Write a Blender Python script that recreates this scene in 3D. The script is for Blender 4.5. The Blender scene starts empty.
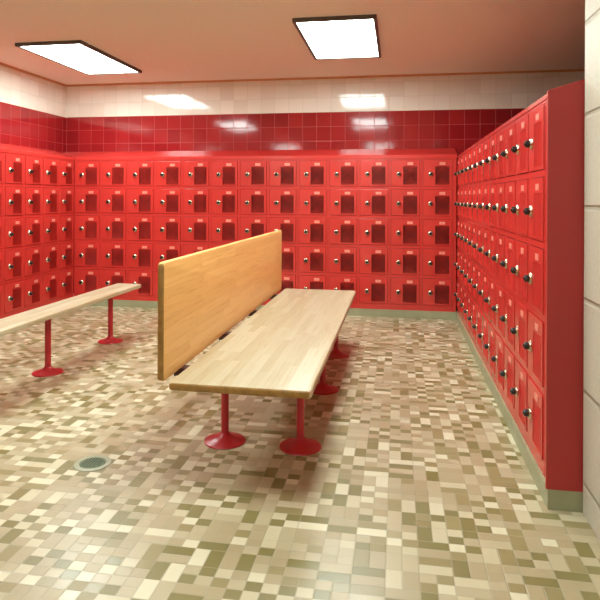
import bpy, bmesh, math, random
from mathutils import Matrix, Vector
S = bpy.context.scene
COL = S.collection
PI = math.pi

# ------------------------------------------------------------------ camera
cd = bpy.data.cameras.new('camera')
cam = bpy.data.objects.new('camera', cd)
COL.objects.link(cam)
cd.sensor_fit = 'HORIZONTAL'
cd.sensor_width = 36.0
cd.lens = 591.6 / 600 * 36.0
cd.shift_x = (300 - 295.0) / 600
cd.shift_y = -(300 - 197.73) / 600
cd.clip_start = 0.05
cam.matrix_world = (Matrix.Translation((-0.6077, 0, 1.237)) @ Matrix.Rotation(0.171, 4, 'Z')
                    @ Matrix.Rotation(PI / 2, 4, 'X') @ Matrix.Rotation(0.0045, 4, 'Z'))
S.camera = cam

# ------------------------------------------------------------------ world, exposure
w = bpy.data.worlds.new('world')
S.world = w
w.use_nodes = True
w.node_tree.nodes['Background'].inputs[0].default_value = (1, 0.95, 0.9, 1)
w.node_tree.nodes['Background'].inputs[1].default_value = 0.02
LAMP = 19.0
S.view_settings.view_transform = 'Standard'
S.view_settings.look = 'None'
S.view_settings.gamma = 1
S.view_settings.use_curve_mapping = False
S.view_settings.exposure = 0.45
S.cycles.use_denoising = True
S.cycles.max_bounces = 12
S.cycles.diffuse_bounces = 6


# ------------------------------------------------------------------ colour and node helpers
def lin(r, g, b):
    def f(c):
        c /= 255
        return c / 12.92 if c <= 0.04045 else ((c + 0.055) / 1.055) ** 2.4
    return (f(r), f(g), f(b), 1)


class NG:
    def __init__(s, name):
        s.m = bpy.data.materials.new(name)
        s.m.use_nodes = True
        s.t = s.m.node_tree
        s.n = s.t.nodes
        s.bsdf = s.n['Principled BSDF']

    def link(s, a, b):
        s.t.links.new(a, b)

    def put(s, sock, v):
        if isinstance(v, bpy.types.NodeSocket):
            s.link(v, sock)
        elif v is not None:
            sock.default_value = v

    def node(s, typ, **kw):
        n = s.n.new(typ)
        for k, v in kw.items():
            setattr(n, k, v)
        return n

    def math(s, op, a, b=None, c=None):
        n = s.node('ShaderNodeMath', operation=op)
        for i, v in enumerate((a, b, c)):
            s.put(n.inputs[i], v)
        return n.outputs[0]

    def vmath(s, op, a, b=None):
        n = s.node('ShaderNodeVectorMath', operation=op)
        s.put(n.inputs[0], a)
        if b is not None:
            s.put(n.inputs[1], b)
        return n.outputs[0]

    def pos(s):
        return s.node('ShaderNodeNewGeometry').outputs['Position']

    def obj(s):
        return s.node('ShaderNodeTexCoord').outputs['Object']

    def sep(s, v):
        n = s.node('ShaderNodeSeparateXYZ')
        s.link(v, n.inputs[0])
        return n.outputs

    def comb(s, x, y, z):
        n = s.node('ShaderNodeCombineXYZ')
        for i, v in enumerate((x, y, z)):
            s.put(n.inputs[i], v)
        return n.outputs[0]

    def white(s, v):
        n = s.node('ShaderNodeTexWhiteNoise', noise_dimensions='3D')
        s.link(v, n.inputs['Vector'])
        return n.outputs

    def noise(s, v, scale, detail=2, rough=0.5):
        n = s.node('ShaderNodeTexNoise')
        s.put(n.inputs['Vector'], v)
        n.inputs['Scale'].default_value = scale
        n.inputs['Detail'].default_value = detail
        n.inputs['Roughness'].default_value = rough
        return n.outputs['Fac']

    def mix(s, f, a, b, blend='MIX'):
        n = s.node('ShaderNodeMix', data_type='RGBA', blend_type=blend)
        s.put(n.inputs[0], f)
        s.put(n.inputs[6], a)
        s.put(n.inputs[7], b)
        return n.outputs[2]

    def ramp(s, f, stops, interp='LINEAR'):
        n = s.node('ShaderNodeValToRGB')
        n.color_ramp.interpolation = interp
        e = n.color_ramp.elements
        while len(e) < len(stops):
            e.new(0.5)
        for i, (p, c) in enumerate(stops):
            e[i].position = p
            e[i].color = c
        s.put(n.inputs[0], f)
        return n.outputs[0]

    def bump(s, h, strength, dist):
        n = s.node('ShaderNodeBump')
        s.put(n.inputs['Height'], h)
        n.inputs['Strength'].default_value = strength
        n.inputs['Distance'].default_value = dist
        s.link(n.outputs[0], s.bsdf.inputs['Normal'])

    def set(s, **kw):
        names = dict(color='Base Color', rough='Roughness', metal='Metallic', spec='Specular IOR Level',
                     coat='Coat Weight', coat_rough='Coat Roughness', ior='IOR')
        for k, v in kw.items():
            s.put(s.bsdf.inputs[names[k]], v)
        return s


def plain(name, c, rough=0.5, metal=0.0, vary=0.06, scale=9.0, **kw):
    g = NG(name)
    n = g.noise(g.obj(), scale, 3)
    dark = tuple(x * (1 - vary) for x in c[:3]) + (1,)
    lite = tuple(min(1, x * (1 + vary)) for x in c[:3]) + (1,)
    g.set(color=g.ramp(n, [(0.3, dark), (0.7, lite)]), rough=rough, metal=metal, **kw)
    return g.m


# ------------------------------------------------------------------ materials
def enamel(name, c, rough, coat=0.0):
    g = NG(name)
    n = g.noise(g.pos(), 2.3, 2)
    a = tuple(x * 0.95 for x in c[:3]) + (1,)
    b = tuple(min(1, x * 1.05) for x in c[:3]) + (1,)
    g.set(color=g.ramp(n, [(0.3, a), (0.7, b)]), rough=rough, coat=coat, coat_rough=0.15)
    g.bump(g.noise(g.pos(), 7, 2), 0.1, 0.01)
    return g.m


RED = enamel('red locker enamel', lin(198, 54, 48), 0.2)
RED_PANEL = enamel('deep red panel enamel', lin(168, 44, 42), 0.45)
RED_POST = enamel('red pedestal enamel', lin(172, 33, 40), 0.3)
INSIDE = plain('dark maroon locker interior', lin(46, 22, 28), 0.7)
PLATE = plain('pale number plate', lin(220, 132, 114), 0.35)
CHROME = plain('satin chrome', lin(205, 190, 170), 0.22, 1.0, 0.03)
DIAL = plain('black dial plastic', lin(30, 22, 18), 0.35)
BRACKET = plain('dark brown bracket steel', lin(70, 28, 22), 0.45)
COVE = plain('grey green cove base', lin(152, 152, 120), 0.4, vary=0.08)
CEIL = plain('matte ceiling board', lin(236, 226, 212), 0.9, vary=0.02, scale=30)
TRIM = plain('tan ceiling angle', lin(205, 150, 105), 0.6)
FRAME = plain('dark troffer frame', lin(88, 78, 70), 0.45, vary=0.03)
DRAIN = plain('dark green bronze grate', lin(78, 96, 62), 0.5, 0.0, vary=0.15)
COLLAR = plain('pale drain collar', lin(150, 150, 124), 0.4)
HOLE = plain('drain dark', lin(40, 44, 34), 0.8)

g = NG('lit acrylic lens')
n = g.noise(g.obj(), 3.0, 1)
g.set(color=(0.9, 0.9, 0.88, 1), rough=0.4)
g.put(g.bsdf.inputs['Emission Color'], (0.86, 1.0, 0.96, 1))
g.bsdf.inputs['Emission Strength'].default_value = LAMP
LENS = g.m


def wall_tile(name, axis):
    """glazed square wall tile, white courses over red ones; axis = the horizontal world axis of the wall"""
    g = NG(name)
    x, y, z = g.sep(g.pos())
    u = x if axis == 'x' else y
    P = 0.1585
    cu = g.math('DIVIDE', g.math('ADD', u, 10.0495), P)
    cz = g.math('DIVIDE', g.math('SUBTRACT', z, 2.183 - 20 * P), P)
    fu, fz = g.math('FRACT', cu), g.math('FRACT', cz)
    du = g.math('ABSOLUTE', g.math('SUBTRACT', fu, 0.5))
    dz = g.math('ABSOLUTE', g.math('SUBTRACT', fz, 0.5))
    d = g.math('MAXIMUM', du, dz)
    grout = g.node('ShaderNodeMapRange')
    g.put(grout.inputs[0], d)
    grout.inputs[1].default_value = 0.478
    grout.inputs[2].default_value = 0.490
    grout = grout.outputs[0]
    idv = g.comb(g.math('FLOOR', cu), g.math('FLOOR', cz), 3.0)
    rnd = g.white(idv)
    white = g.ramp(rnd[0], [(0, lin(226, 216, 202)), (1, lin(238, 230, 218))])
    red = g.ramp(rnd[0], [(0, lin(138, 27, 31)), (1, lin(156, 34, 36))])
    up = g.math('GREATER_THAN', z, 2.183)
    gw = lin(214, 203, 188)
    gr = lin(172, 48, 48)
    tile = g.mix(up, red, white)
    gcol = g.mix(up, gr, gw)
    g.set(color=g.mix(grout, tile, gcol), rough=g.math('MULTIPLY_ADD', grout, 0.5, 0.08), spec=0.5)
    # each tile sits at its own slight tilt and the glaze is a little wavy
    r2 = g.sep(rnd[1])
    tilt = g.math('ADD', g.math('MULTIPLY', g.math('SUBTRACT', r2[0], 0.5), g.math('SUBTRACT', fu, 0.5)),
                  g.math('MULTIPLY', g.math('SUBTRACT', r2[1], 0.5), g.math('SUBTRACT', fz, 0.5)))
    wav = g.noise(g.pos(), 9, 1)
    h = g.math('ADD', g.math('MULTIPLY', tilt, 0.22), g.math('MULTIPLY', wav, 0.12))
    h = g.math('SUBTRACT', h, g.math('MULTIPLY', grout, 0.5))
    g.bump(h, 0.6, 0.004)
    return g.m


TILE_X = wall_tile('glazed wall tile along x', 'x')
TILE_Y = wall_tile('glazed wall tile along y', 'y')


def block_wall():
    g = NG('painted block wall')
    x, y, z = g.sep(g.pos())
    cz = g.math('DIVIDE', g.math('SUBTRACT', z, 1.563 - 1.08 * 5), 0.36)
    row = g.math('FLOOR', cz)
    cu = g.math('ADD', g.math('DIVIDE', g.math('ADD', g.math('ADD', x, y), 20.31), 0.72),
                g.math('MULTIPLY', g.math('MODULO', row, 2.0), 0.5))
    fz = g.math('FRACT', cz)
    fu = g.math('FRACT', cu)
    dz = g.math('SUBTRACT', 0.5, g.math('ABSOLUTE', g.math('SUBTRACT', fz, 0.5)))
    du = g.math('MULTIPLY', g.math('SUBTRACT', 0.5, g.math('ABSOLUTE', g.math('SUBTRACT', fu, 0.5))), 2.0)
    d = g.math('MINIMUM', dz, du)
    j = g.node('ShaderNodeMapRange')
    g.put(j.inputs[0], d)
    j.inputs[1].default_value = 0.012
    j.inputs[2].default_value = 0.034
    j.inputs[3].default_value = 1
    j.inputs[4].default_value = 0
    j = j.outputs[0]
    n = g.noise(g.pos(), 60, 3)
    base = g.ramp(n, [(0.3, lin(186, 178, 160)), (0.7, lin(196, 188, 171))])
    g.set(color=g.mix(g.math('MULTIPLY', j, 0.55), base, lin(158, 148, 126)), rough=0.45)
    g.bump(g.math('SUBTRACT', g.math('MULTIPLY', n, 0.1), j), 0.8, 0.008)
    return g.m


BLOCK = block_wall()


def mosaic():
    """unglazed floor mosaic: small squares and double tiles laid at random in four earth colours"""
    g = NG('floor mosaic')
    x, y, z = g.sep(g.pos())
    TX, TY = 0.055, 0.047
    cx = g.math('DIVIDE', g.math('ADD', x, 20.0), TX)
    cy = g.math('DIVIDE', g.math('ADD', y, 20.0), TY)
    bx, by = g.math('FLOOR', g.math('DIVIDE', cx, 2.0)), g.math('FLOOR', g.math('DIVIDE', cy, 2.0))
    sel = g.white(g.comb(bx, by, 7.0))[0]
    ix, iy = g.math('FLOOR', cx), g.math('FLOOR', cy)
    hx = g.math('LESS_THAN', sel, 0.22)                                   # doubles along x
    hy = g.math('MULTIPLY', g.math('GREATER_THAN', sel, 0.22), g.math('LESS_THAN', sel, 0.52))   # doubles along y
    # tile id: merge the pair's indices where the block holds doubles
    ux = g.math('SUBTRACT', ix, g.math('MULTIPLY', hx, g.math('MODULO', ix, 2.0)))
    uy = g.math('SUBTRACT', iy, g.math('MULTIPLY', hy, g.math('MODULO', iy, 2.0)))
    wx = g.math('ADD', hx, 1.0)
    wy = g.math('ADD', hy, 1.0)
    lx = g.math('SUBTRACT', cx, ux)
    ly = g.math('SUBTRACT', cy, uy)
    ex = g.math('MINIMUM', lx, g.math('SUBTRACT', wx, lx))
    ey = g.math('MINIMUM', ly, g.math('SUBTRACT', wy, ly))
    e = g.math('MINIMUM', ex, ey)
    gr = g.node('ShaderNodeMapRange')
    g.put(gr.inputs[0], e)
    gr.inputs[1].default_value = 0.03
    gr.inputs[2].default_value = 0.06
    gr.inputs[3].default_value = 1
    gr.inputs[4].default_value = 0
    gr = gr.outputs[0]
    rnd = g.white(g.comb(ux, uy, 1.0))
    par = g.math('MODULO', g.math('ADD', g.math('FLOOR', g.math('DIVIDE', ux, wx)), g.math('FLOOR', g.math('DIVIDE', uy, wy))), 2.0)
    val = g.math('MULTIPLY_ADD', rnd[0], 0.66, g.math('MULTIPLY', par, 0.34))
    r2 = g.sep(rnd[1])
    c = g.ramp(val, [(0.0, lin(126, 116, 72)), (0.22, lin(146, 132, 92)), (0.36, lin(168, 152, 120)),
                        (0.54, lin(180, 166, 136)), (0.70, lin(196, 184, 154)), (0.86, lin(212, 203, 176))], 'CONSTANT')
    c = g.mix(g.math('MULTIPLY', r2[0], 0.25), c, g.mix(1.0, c, lin(225, 222, 205), 'MULTIPLY'))
    c = g.mix(g.math('MULTIPLY', gr, 0.5), c, lin(160, 150, 124))
    g.set(color=c, rough=g.math('MULTIPLY_ADD', r2[1], 0.12, 0.26), spec=0.5)
    h = g.math('ADD', g.math('MULTIPLY', gr, -1.0), g.math('MULTIPLY', g.noise(g.pos(), 40, 2), 0.25))
    g.bump(h, 0.35, 0.002)
    return g.m


MOSAIC = mosaic()


def butcher(name, seed, warm):
    """maple staves 40 mm wide glued side by side, running along y; across = u"""
    g = NG(name)
    x, y, z = g.sep(g.pos())
    u = g.math('ADD', g.math('ADD', x, g.math('MULTIPLY', z, 1.0)), 8.013 + seed)
    iu = g.math('FLOOR', g.math('DIVIDE', u, 0.042))
    off = g.white(g.comb(iu, seed, 2.0))[0]
    iv = g.math('FLOOR', g.math('ADD', g.math('DIVIDE', y, 0.62), g.math('MULTIPLY', off, 5.0)))
    rnd = g.white(g.comb(iu, iv, seed))[0]
    base = g.ramp(rnd, warm)
    grain = g.noise(g.comb(g.math('MULTIPLY', u, 60.0), g.math('MULTIPLY', y, 3.0), g.math('MULTIPLY', rnd, 40.0)), 1.0, 4, 0.6)
    streak = g.ramp(grain, [(0.52, (1, 1, 1, 1)), (0.72, lin(222, 186, 140))])
    c = g.mix(0.45, base, streak, 'MULTIPLY')
    fl = g.math('FRACT', g.math('DIVIDE', u, 0.042))
    seam = g.math('GREATER_THAN', g.math('ABSOLUTE', g.math('SUBTRACT', fl, 0.5)), 0.485)
    c = g.mix(g.math('MULTIPLY', seam, 0.3), c, lin(190, 140, 84))
    g.set(color=c, rough=0.45, coat=0.12, coat_rough=0.3)
    g.bump(grain, 0.06, 0.002)
    return g.m


WOOD_SEAT = butcher('maple butcher block', 1.0,
                    [(0, lin(178, 159, 124)), (0.5, lin(187, 171, 139)), (1, lin(195, 182, 154))])
WOOD_BACK = butcher('maple butcher block with painted bounce light', 4.0,  # same maple as the seat; warm bounce light is put into the colour
                    [(0, lin(234, 182, 106)), (0.5, lin(240, 190, 114)), (1, lin(244, 197, 122))])
g = NG('dark varnished edge')
g.set(color=g.ramp(g.noise(g.pos(), 28, 3), [(0.3, lin(138, 98, 42)), (0.7, lin(168, 124, 60))]), rough=0.35)
WOOD_EDGE = g.m


# ------------------------------------------------------------------ mesh helpers
def bm_box(bm, x0, x1, y0, y1, z0, z1, mi=0):
    vs = [bm.verts.new((x, y, z)) for z in (z0, z1) for y in (y0, y1) for x in (x0, x1)]
    fs = []
    for q in ((0, 2, 3, 1), (4, 5, 7, 6), (0, 1, 5, 4), (2, 6, 7, 3), (0, 4, 6, 2), (1, 3, 7, 5)):
        f = bm.faces.new([vs[i] for i in q])
        f.material_index = mi
        fs.append(f)
    return vs, fs


def bm_lathe(bm, prof, seg=24, mat=None):
    """prof: list of (r, h) around +z; r=0 ends are closed with fans"""
    rings = []
    for r, h in prof:
        if r < 1e-6:
            v = bm.verts.new((0, 0, h))
            rings.append([v])
        else:
            rings.append([bm.verts.new((r * math.cos(2 * PI * k / seg), r * math.sin(2 * PI * k / seg), h)) for k in range(seg)])
    for a, b in zip(rings, rings[1:]):
        for k in range(seg):
            k2 = (k + 1) % seg
            if len(a) == 1 and len(b) == 1:
                continue
            if len(a) == 1:
                bm.faces.new((a[0], b[k2], b[k]))
            elif len(b) == 1:
                bm.faces.new((a[k], a[k2], b[0]))
            else:
                bm.faces.new((a[k], a[k2], b[k2], b[k]))
    if mat is not None:
        vs = [v for r in rings for v in r]
        bmesh.ops.transform(bm, matrix=mat, verts=vs)


def bevel_all(bm, width, seg=2, sel=None):
    bmesh.ops.recalc_face_normals(bm, faces=bm.faces[:])
    bm.normal_update()
    es = [e for e in bm.edges if (sel(e) if sel else True)]
    bm.normal_update()
    bmesh.ops.bevel(bm, geom=es, offset=width, segments=seg, profile=0.5, affect='EDGES')


def mesh_of(name, bm, mats, smooth=False):
    bmesh.ops.recalc_face_normals(bm, faces=bm.faces[:])
    me = bpy.data.meshes.new(name)
    bm.to_mesh(me)
    bm.free()
    for m in (mats if isinstance(mats, (list, tuple)) else [mats]):
        me.materials.append(m)
    if smooth:
        me.shade_smooth()
        try:
            me.set_sharp_from_angle(angle=math.radians(40))
        except Exception:
            pass
    return me


def link(name, me, parent=None, loc=(0, 0, 0), rot=(0, 0, 0)):
    o = bpy.data.objects.new(name, me)
    COL.objects.link(o)
    o.parent = parent
    o.location = loc
    o.rotation_euler = rot
    return o


def tag(o, label, cat, group=None):
    o['label'] = label
    o['category'] = cat
    if group:
        o['group'] = group
    return o


def struct(name, me):
    o = link(name, me)
    o['kind'] = 'structure'
    return o


def copy_tree(o, parent=None):
    c = o.copy()
    COL.objects.link(c)
    c.parent = parent
    for ch in list(o.children):
        copy_tree(ch, c)
    return c


def box_mesh(name, x0, x1, y0, y1, z0, z1, m, bev=0):
    bm = bmesh.new()
    bm_box(bm, x0, x1, y0, y1, z0, z1)
    if bev:
        bevel_all(bm, bev, 2)
    return mesh_of(name, bm, m)


# ------------------------------------------------------------------ room shell
CZ = 2.57                     # ceiling height
YB = 6.5                      # back wall
XL = -4.515                   # left wall
XR = 2.4                      # far right wall beyond the right locker row
YF = -3.0                     # wall behind the camera
struct('floor', box_mesh('floor', XL, XR, YF, YB, -0.05, 0, MOSAIC))
struct('ceiling', box_mesh('ceiling', XL - 0.1, XR + 0.1, YF - 0.1, YB + 0.1, CZ, CZ + 0.08, CEIL))
struct('wall_back', box_mesh('wall_back', XL - 0.1, XR + 0.1, YB, YB + 0.1, -0.05, CZ, TILE_X))
struct('wall_left', box_mesh('wall_left', XL - 0.1, XL, YF, YB, -0.05, CZ, TILE_Y))
struct('wall_far_right', box_mesh('wall_far_right', XR, XR + 0.1, YF, YB, -0.05, CZ, BLOCK))
struct('wall_front', box_mesh('wall_front', XL - 0.1, XR + 0.1, YF - 0.1, YF, -0.05, CZ, BLOCK))
struct('wall_right', box_mesh('wall_right', 0.116, 0.34, YF, 2.487, 0, CZ, BLOCK, 0.006))
bm = bmesh.new()
bm_box(bm, XL, XR, YB - 0.02, YB, CZ - 0.02, CZ)
struct('trim_back', mesh_of('trim_back', bm, TRIM))
bm = bmesh.new()
bm_box(bm, XL, XL + 0.02, YF, YB - 0.02, CZ - 0.02, CZ)
struct('trim_left', mesh_of('trim_left', bm, TRIM))

# ------------------------------------------------------------------ ceiling lights (2 x 4 foot troffers)
def troffer(x, y, label):
    t = link('ceiling_light', None, None, (x, y, CZ))
    tag(t, label, 'ceiling light', 'fluorescent ceiling lights')
    L, W = 1.22, 0.62
    bm = bmesh.new()
    for (a, b, c, d) in ((-W / 2, W / 2, L / 2 - .025, L / 2), (-W / 2, W / 2, -L / 2, -L / 2 + .025),
                         (-W / 2, -W / 2 + .025, -L / 2 + .025, L / 2 - .025), (W / 2 - .025, W / 2, -L / 2 + .025, L / 2 - .025)):
        bm_box(bm, a, b, c, d, -0.03, -0.001)
    link('light_frame', mesh_of('light_frame', bm, FRAME), t)
    bm = bmesh.new()
    bm_box(bm, -W / 2 + .0255, W / 2 - .0255, -L / 2 + .0255, L / 2 - .0255, -0.022, -0.004)
    link('diffuser', mesh_of('diffuser', bm, LENS), t)
    return t


troffer(-1.07, 4.93, 'lit white ceiling light over the far end of the long bench')
troffer(-3.57, 5.25, 'lit white ceiling light over the far left corner, nearest the left lockers')
troffer(-1.07, 2.55, 'lit white ceiling light over the near end of the long bench')
troffer(-3.50, 2.50, 'lit white ceiling light over the near left floor')
troffer(-1.07, -2.35, 'added unseen ceiling light behind the camera, beside the right block wall')  # added out of view to light the end panel and near aisle
troffer(-3.50, -2.35, 'added unseen ceiling light behind the camera on the left, nearest the front wall')  # its added twin, brightening the near part of the room

# ------------------------------------------------------------------ lockers
BASE_H = 0.08
TIER = 0.305
FRONT_TOP = 1.65
SLOPE = math.tan(math.radians(16.8))


def column_meshes(Wc, D):
    W = Wc - 0.0012
    H = FRONT_TOP - BASE_H - 0.001
    z_first = FRONT_TOP - BASE_H - 5 * TIER           # bottom of the lowest door bay
    st = 0.014
    bm = bmesh.new()
    t = 0.003
    # sheet-steel carcass
    bm_box(bm, -W / 2, -W / 2 + t, 0.012, D, 0, H)
    bm_box(bm, W / 2 - t, W / 2, 0.012, D, 0, H)
    bm_box(bm, -W / 2 + t, W / 2 - t, D - t, D, 0, H, 1)
    for sx in (-1, 1):
        bm_box(bm, sx * (W / 2 - t - 0.0006) - 0.0005, sx * (W / 2 - t - 0.0006) + 0.0005, 0.0125, D - t, 0.004, H - 0.004, 1)
    zs = [0.0] + [z_first + TIER * k for k in range(1, 5)] + [H - t]
    for z in zs:
        bm_box(bm, -W / 2 + t, W / 2 - t, 0.0125, D - t, z, z + t, 1)
    # front frame: stiles and rails
    bm_box(bm, -W / 2, -W / 2 + st, 0, 0.012, 0, H)
    bm_box(bm, W / 2 - st, W / 2, 0, 0.012, 0, H)
    bm_box(bm, -W / 2 + st, W / 2 - st, 0, 0.012, 0, z_first + st)
    bm_box(bm, -W / 2 + st, W / 2 - st, 0, 0.012, H - st, H)
    for k in range(1, 5):
        z = z_first + TIER * k
        bm_box(bm, -W / 2 + st, W / 2 - st, 0, 0.012, z - st, z + st)
    body = mesh_of('cabinet_body', bm, [RED, INSIDE])

    # door, centred on its bay: pan door with an opening for the vent
    dw, dh = W - 2 * st - 0.006, TIER - 2 * st - 0.006
    vx0, vx1 = (-0.022, 0.118) if Wc > 0.31 else (-0.026, 0.106)
    vz0, vz1 = -0.120, 0.070
    bm = bmesh.new()
    y0, y1 = -0.006, 0.010
    O = [(-dw / 2, -dh / 2), (dw / 2, -dh / 2), (dw / 2, dh / 2), (-dw / 2, dh / 2)]
    I = [(vx0, vz0), (vx1, vz0), (vx1, vz1), (vx0, vz1)]
    of = [bm.verts.new((x, y0, z)) for x, z in O]
    inf = [bm.verts.new((x, y0, z)) for x, z in I]
    ob = [bm.verts.new((x, y1, z)) for x, z in O]
    ib = [bm.verts.new((x, y1, z)) for x, z in I]
    for k in range(4):
        j = (k + 1) % 4
        bm.faces.new((of[k], of[j], inf[j], inf[k]))
        bm.faces.new((ob[j], ob[k], ib[k], ib[j]))
        bm.faces.new((of[j], of[k], ob[k], ob[j]))
        bm.faces.new((inf[k], inf[j], ib[j], ib[k]))
    outer = [e for e in bm.edges if all(abs(v.co.y - y0) < 1e-6 for v in e.verts)
             and (all(v in of for v in e.verts) or all(v in inf for v in e.verts))]
    bmesh.ops.bevel(bm, geom=outer, offset=0.002, segments=2, profile=0.5, affect='EDGES')
    # raised bead framing the vent
    m = 0.005
    for (a, b, c, d) in ((vx0 - m, vx1 + m, vz1, vz1 + m), (vx0 - m, vx1 + m, vz0 - m, vz0),
                         (vx0 - m, vx0, vz0, vz1), (vx1, vx1 + m, vz0, vz1)):
        bm_box(bm, a, b, y0 - 0.0015, y0 + 0.001, c, d)
    door = mesh_of('door', bm, RED)

    # vent: sheet of diamond mesh set 5 mm back in the opening
    bm = bmesh.new()
    pitch, bw = 0.0140, 0.0018
    w2, h2 = vx1 - vx0, vz1 - vz0
    for sgn in (1, -1):
        c = -h2
        while c < w2 + h2:
            # line x = c + sgn*(z) clipped to the rectangle
            pts = []
            if sgn > 0:
                za, zb = max(0, -c), min(h2, w2 - c)
                if zb - za > 0.004:
                    pts = [(c + za, za), (c + zb, zb)]
            else:
                za, zb = max(0, c - w2), min(h2, c)
                if zb - za > 0.004:
                    pts = [(c - za, za), (c - zb, zb)]
            if pts:
                (xa, za), (xb, zb) = pts
                yy = -0.0058 + (0.005 if sgn > 0 else 0)
                q = [(xa - bw, za), (xa + bw, za), (xb + bw, zb), (xb - bw, zb)]
                q = [(min(max(x, 0), w2), z) for x, z in q]
                f = [bm.verts.new((vx0 + x, yy, vz0 + z)) for x, z in q]
                b = [bm.verts.new((vx0 + x, yy + 0.005, vz0 + z)) for x, z in q]
                bm.faces.new(f)
                bm.faces.new(b[::-1])
                for k in range(4):
                    j = (k + 1) % 4
                    bm.faces.new((f[j], f[k], b[k], b[j]))
            c += pitch
    vent = mesh_of('vent_mesh', bm, RED)
    vc = (vx0 + vx1) / 2

    # number plate over the vent
    bm = bmesh.new()
    bm_box(bm, vc - 0.029, vc + 0.029, y0 - 0.0025, y0, 0.082, 0.110)
    bevel_all(bm, 0.004, 2, lambda e: abs(e.verts[0].co.y - e.verts[1].co.y) > 0.001)
    plate = mesh_of('number_plate', bm, PLATE)

    # dial lock: chrome cup and black dial
    ry = Matrix.Translation((0, y0, 0)) @ Matrix.Rotation(PI / 2, 4, 'X')
    bm = bmesh.new()
    bm_lathe(bm, [(0, 0), (0.026, 0), (0.027, 0.004), (0.023, 0.010), (0.018, 0.013), (0.0, 0.013)], 20, ry)
    cup = mesh_of('lock_cup', bm, CHROME, True)
    bm = bmesh.new()
    bm_lathe(bm, [(0, 0.0132), (0.0165, 0.0132), (0.0165, 0.026), (0.014, 0.031), (0.006, 0.032), (0.006, 0.036), (0.0, 0.036)], 20, ry)
    dial = mesh_of('lock_dial', bm, DIAL, True)
    return dict(body=body, door=door, vent=vent, plate=plate, cup=cup, dial=dial, zf=z_first)


def make_column(M, lx, name='locker'):
    root = link(name, None)
    link('cabinet_body', M['body'], root)
    for k in range(5):
        zc = M['zf'] + TIER * (k + 0.5)
        d = link('door', M['door'], root, (0, 0, zc))
        link('vent_mesh', M['vent'], d)
        link('number_plate', M['plate'], d)
        link('lock_cup', M['cup'], d, (lx, 0, -0.012))
        link('lock_dial', M['dial'], d, (lx, 0, -0.012))
    return root


ORD = ['first', 'second', 'third', 'fourth', 'fifth', 'sixth', 'seventh', 'eighth', 'ninth', 'tenth', 'eleventh', 'twelfth', 'thirteenth']

# back row: 13 columns
BP, BX0, BY = 0.3227, -4.235, 6.22
proto = make_column(column_meshes(BP, 0.27), -0.067)
for i in range(13):
    o = proto if i == 0 else copy_tree(proto)
    o.location = (BX0 + BP * (i + 0.5), BY, BASE_H)
    lab = ('red five-door locker column at the right end of the back wall row' if i == 12 else
           'red five-door locker column along the back wall, %s from the left corner' % ORD[i])
    tag(o, lab, 'locker', 'locker columns along the back wall')

# right row: 12 columns facing the aisle
RY0 = 2.605
proto = make_column(column_meshes(0.305, 0.375), -0.068)
for i in range(12):
    o = proto if i == 0 else copy_tree(proto)
    o.location = (0, RY0 + 0.305 * (i + 0.5), BASE_H)
    o.rotation_euler = (0, 0, -PI / 2)
    lab = ('nearest red five-door locker column of the right row, beside the plain end panel' if i == 0 else
           'red five-door locker column in the right row, %s from the near end' % ORD[i])
    tag(o, lab, 'locker', 'locker columns in the right row')

# left row
LX, NL = -4.24, 7
proto = make_column(column_meshes(0.305, 0.27), -0.068)
for i in range(NL):
    o = proto if i == 0 else copy_tree(proto)
    o.location = (LX, 6.22 - 0.305 * (i + 0.5), BASE_H)
    o.rotation_euler = (0, 0, PI / 2)
    tag(o, 'red five-door locker column along the left wall, %s from the far corner' % ORD[i], 'locker',
        'locker columns along the left wall')


def prism(name, prof, a, b, axis, mat):
    """prof: (depth, z) outline, swept from a to b along the row; axis maps (depth, along, z) to xyz"""
    bm = bmesh.new()
    A = [bm.verts.new(axis(d, a, z)) for d, z in prof]
    B = [bm.verts.new(axis(d, b, z)) for d, z in prof]
    bm.faces.new(A)
    bm.faces.new(B[::-1])
    for k in range(len(prof)):
        j = (k + 1) % len(prof)
        bm.faces.new((A[j], A[k], B[k], B[j]))
    return mesh_of(name, bm, mat)


back_ax = lambda d, s, z: (s, BY + d, z)
right_ax = lambda d, s, z: (d, s, z)
left_ax = lambda d, s, z: (LX - d, s, z)


def slope_prof(D, z1=1.687):
    z0 = FRONT_TOP
    return [(-0.004, z0), (D, z0), (D, z1 + SLOPE * D), (0.0, z1), (-0.004, z1 - 0.003)]


o = link('slope_top', prism('slope_top', slope_prof(0.279), XL + 0.002, -0.006, back_ax, RED))
tag(o, 'sloping red top running along the back wall lockers', 'locker top')
o = link('slope_top', prism('slope_top', slope_prof(0.379, 1.672), 2.511, YB - 0.002, right_ax, RED))
tag(o, 'sloping red top running along the right locker row', 'locker top')
o = link('slope_top', prism('slope_top', slope_prof(0.274), 6.22 - 0.305 * NL, 6.214, left_ax, RED))
tag(o, 'sloping red top running along the left wall lockers', 'locker top')

# bases under the three rows
o = link('base_plinth', prism('base_plinth', [(0.0, 0), (0.279, 0), (0.279, BASE_H), (0.0, BASE_H)], XL + 0.002, -0.013, back_ax, COVE))
tag(o, 'low grey-green base under the back wall lockers', 'base')
o = link('base_plinth', prism('base_plinth', [(-0.012, 0), (0.38, 0), (0.38, BASE_H), (-0.012, BASE_H)], 2.493, YB - 0.002, right_ax, COVE))
tag(o, 'low grey-green base under the right locker row and its end panel', 'base')
o = link('base_plinth', prism('base_plinth', [(0.0, 0), (0.274, 0), (0.274, BASE_H), (0.0, BASE_H)], 6.22 - 0.305 * NL, 6.219, left_ax, COVE))
tag(o, 'low grey-green base under the left wall lockers', 'base')

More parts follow.
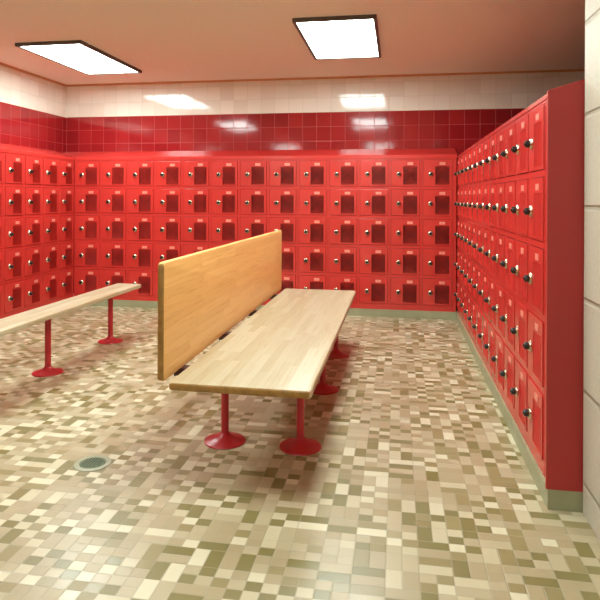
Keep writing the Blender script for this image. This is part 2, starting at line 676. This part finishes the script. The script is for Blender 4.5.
# plain end panel closing the right row, with its stile towards the doors
t = link('end_panel', None, None, (0, 2.493, BASE_H))
tag(t, 'plain dark red end panel closing the near end of the right locker row', 'panel')
D = 0.38
bm = bmesh.new()
zt0, zt1 = 1.670 - BASE_H, 1.675 + SLOPE * D - BASE_H
A = [bm.verts.new((x, 0.0, z)) for x, z in ((-0.018, 0), (D, 0), (D, zt1), (-0.018, zt0))]
B = [bm.verts.new((x, 0.0175, z)) for x, z in ((-0.018, 0), (D, 0), (D, zt1), (-0.018, zt0))]
bm.faces.new(A)
bm.faces.new(B[::-1])
for k in range(4):
    j = (k + 1) % 4
    bm.faces.new((A[j], A[k], B[k], B[j]))
bevel_all(bm, 0.0025, 2)
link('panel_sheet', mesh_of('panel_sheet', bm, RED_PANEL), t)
bm = bmesh.new()
bm_box(bm, 0.0, 0.02, 0.018, 0.1115, 0, FRONT_TOP - BASE_H - 0.001)
bevel_all(bm, 0.003, 2)
link('corner_stile', mesh_of('corner_stile', bm, RED), t)
# corner fillers where two rows meet
o = link('corner_filler', box_mesh('corner_filler', -0.039, -0.013, 6.221, 6.24, BASE_H, FRONT_TOP - 0.001, RED, 0.002))
tag(o, 'narrow red filler strip in the far right corner between two locker rows', 'filler strip')


# ------------------------------------------------------------------ benches
def plank(name, x0, x1, y0, y1, z0, z1, mats, r=0.009, edge_axis=1, round_axis=2):
    """board with eased edges; the faces looking along +-edge_axis (end grain) take the second material"""
    bm = bmesh.new()
    bm_box(bm, x0, x1, y0, y1, z0, z1)
    if round_axis is not None:                       # rounded corners of the board's outline
        bevel_all(bm, 0.022, 4, lambda e: abs((e.verts[0].co - e.verts[1].co).normalized()[round_axis]) > 0.9)
        bevel_all(bm, r, 3, lambda e: len(e.link_faces) == 2 and any(abs(f.normal[round_axis]) > 0.9 for f in e.link_faces))
    else:
        bevel_all(bm, r, 3)
    bmesh.ops.recalc_face_normals(bm, faces=bm.faces[:])
    for f in bm.faces:
        if abs(f.normal[edge_axis]) > 0.6:
            f.material_index = 1
    return mesh_of(name, bm, mats, True)


def pedestal(parent, x, y, top, pr=0.0195):
    bm = bmesh.new()
    bm_lathe(bm, [(0, 0.012), (pr, 0.012), (pr, top - 0.006), (0, top - 0.006)], 24)
    p = link('pedestal', mesh_of('pedestal', bm, RED_POST, True), parent, (x, y, 0))
    bm = bmesh.new()
    bm_lathe(bm, [(0, 0), (0.103, 0), (0.105, 0.003), (0.103, 0.007), (0.086, 0.012), (0.060, 0.018), (0.040, 0.028), (0.028, 0.038),
                  (pr + 0.003, 0.045), (pr + 0.0005, 0.046)], 36)
    link('floor_flange', mesh_of('floor_flange', bm, RED_POST, True), p)
    bm = bmesh.new()
    bm_lathe(bm, [(pr + 0.0005, top - 0.03), (0.03, top - 0.018), (0.07, top - 0.007), (0.07, top - 0.0005), (0, top - 0.0005)], 24)
    link('mounting_plate', mesh_of('mounting_plate', bm, RED_POST, True), p)
    return p


SEAT_TOP, SEAT_TH = 0.445, 0.034
b = link('bench', None, None, (-1.27, 3.74, 0))
tag(b, 'long wide maple bench with a tall backrest, on six red pedestals in mid-floor', 'bench')
cx0, cy0 = -1.27, 3.74
link('seat', plank('seat', -0.300, 0.319, 2.395 - cy0, 5.08 - cy0, SEAT_TOP - SEAT_TH, SEAT_TOP, [WOOD_SEAT, WOOD_EDGE]), b)
br = link('backrest', plank('backrest', -0.356, -0.326, 2.415 - cy0, 5.06 - cy0, 0.439, 0.955, [WOOD_BACK, WOOD_EDGE], 0.007, 1, 0), b)
br['label'] = 'tall maple backrest board, warm bounce light put into its colour'
for y in (2.66, 3.37, 4.08, 4.79):
    bm = bmesh.new()
    bm_box(bm, -0.363, -0.356, y - cy0 - 0.03, y - cy0 + 0.03, 0.40, 0.56)          # leaf behind the board
    bm_box(bm, -0.356, -0.20, y - cy0 - 0.03, y - cy0 + 0.03, 0.4035, 0.4105)       # leaf under the seat
    bm_box(bm, -0.350, -0.301, y - cy0 - 0.03, y - cy0 + 0.03, 0.4105, 0.4385)      # block in the gap
    link('bracket', mesh_of('bracket', bm, BRACKET), b)
for y in (2.90, 3.79, 4.64):
    for x in (-1.464, -1.076):
        pedestal(b, x - cx0, y - cy0, SEAT_TOP - SEAT_TH)

b = link('bench', None, None, (-3.02, 3.8, 0))
tag(b, 'narrow backless maple bench on single red pedestals before the left lockers', 'bench')
link('seat', plank('seat', -0.12, 0.12, 2.42 - 3.8, 5.08 - 3.8, SEAT_TOP - SEAT_TH, SEAT_TOP, [WOOD_SEAT, WOOD_EDGE]), b)
for y in (2.88, 3.80, 4.72):
    pedestal(b, 0, y - 3.8, SEAT_TOP - SEAT_TH, 0.021)

# ------------------------------------------------------------------ floor drain
t = link('floor_drain', None, None, (-1.994, 2.545, 0))
t.scale = (0.9, 0.9, 1.0)
tag(t, 'small round green-bronze drain set in the tiled floor at the left', 'drain')
bm = bmesh.new()
bm_lathe(bm, [(0.064, 0.0002), (0.094, 0.0002), (0.092, 0.003), (0.066, 0.004), (0.064, 0.0002)], 40)
link('drain_collar', mesh_of('drain_collar', bm, COLLAR, True), t)
bm = bmesh.new()
bm_lathe(bm, [(0, 0.0002), (0.0635, 0.0002), (0.0635, 0.0032), (0.060, 0.004), (0, 0.004)], 40)
gr = link('drain_grate', mesh_of('drain_grate', bm, DRAIN), t)
bm = bmesh.new()
for k in range(-3, 4):
    ln = math.sqrt(0.054 ** 2 - (k * 0.0145) ** 2)
    bm_box(bm, k * 0.0145 - 0.003, k * 0.0145 + 0.003, -ln, ln, 0.0038, 0.0043)
link('drain_slots', mesh_of('drain_slots', bm, HOLE), gr)
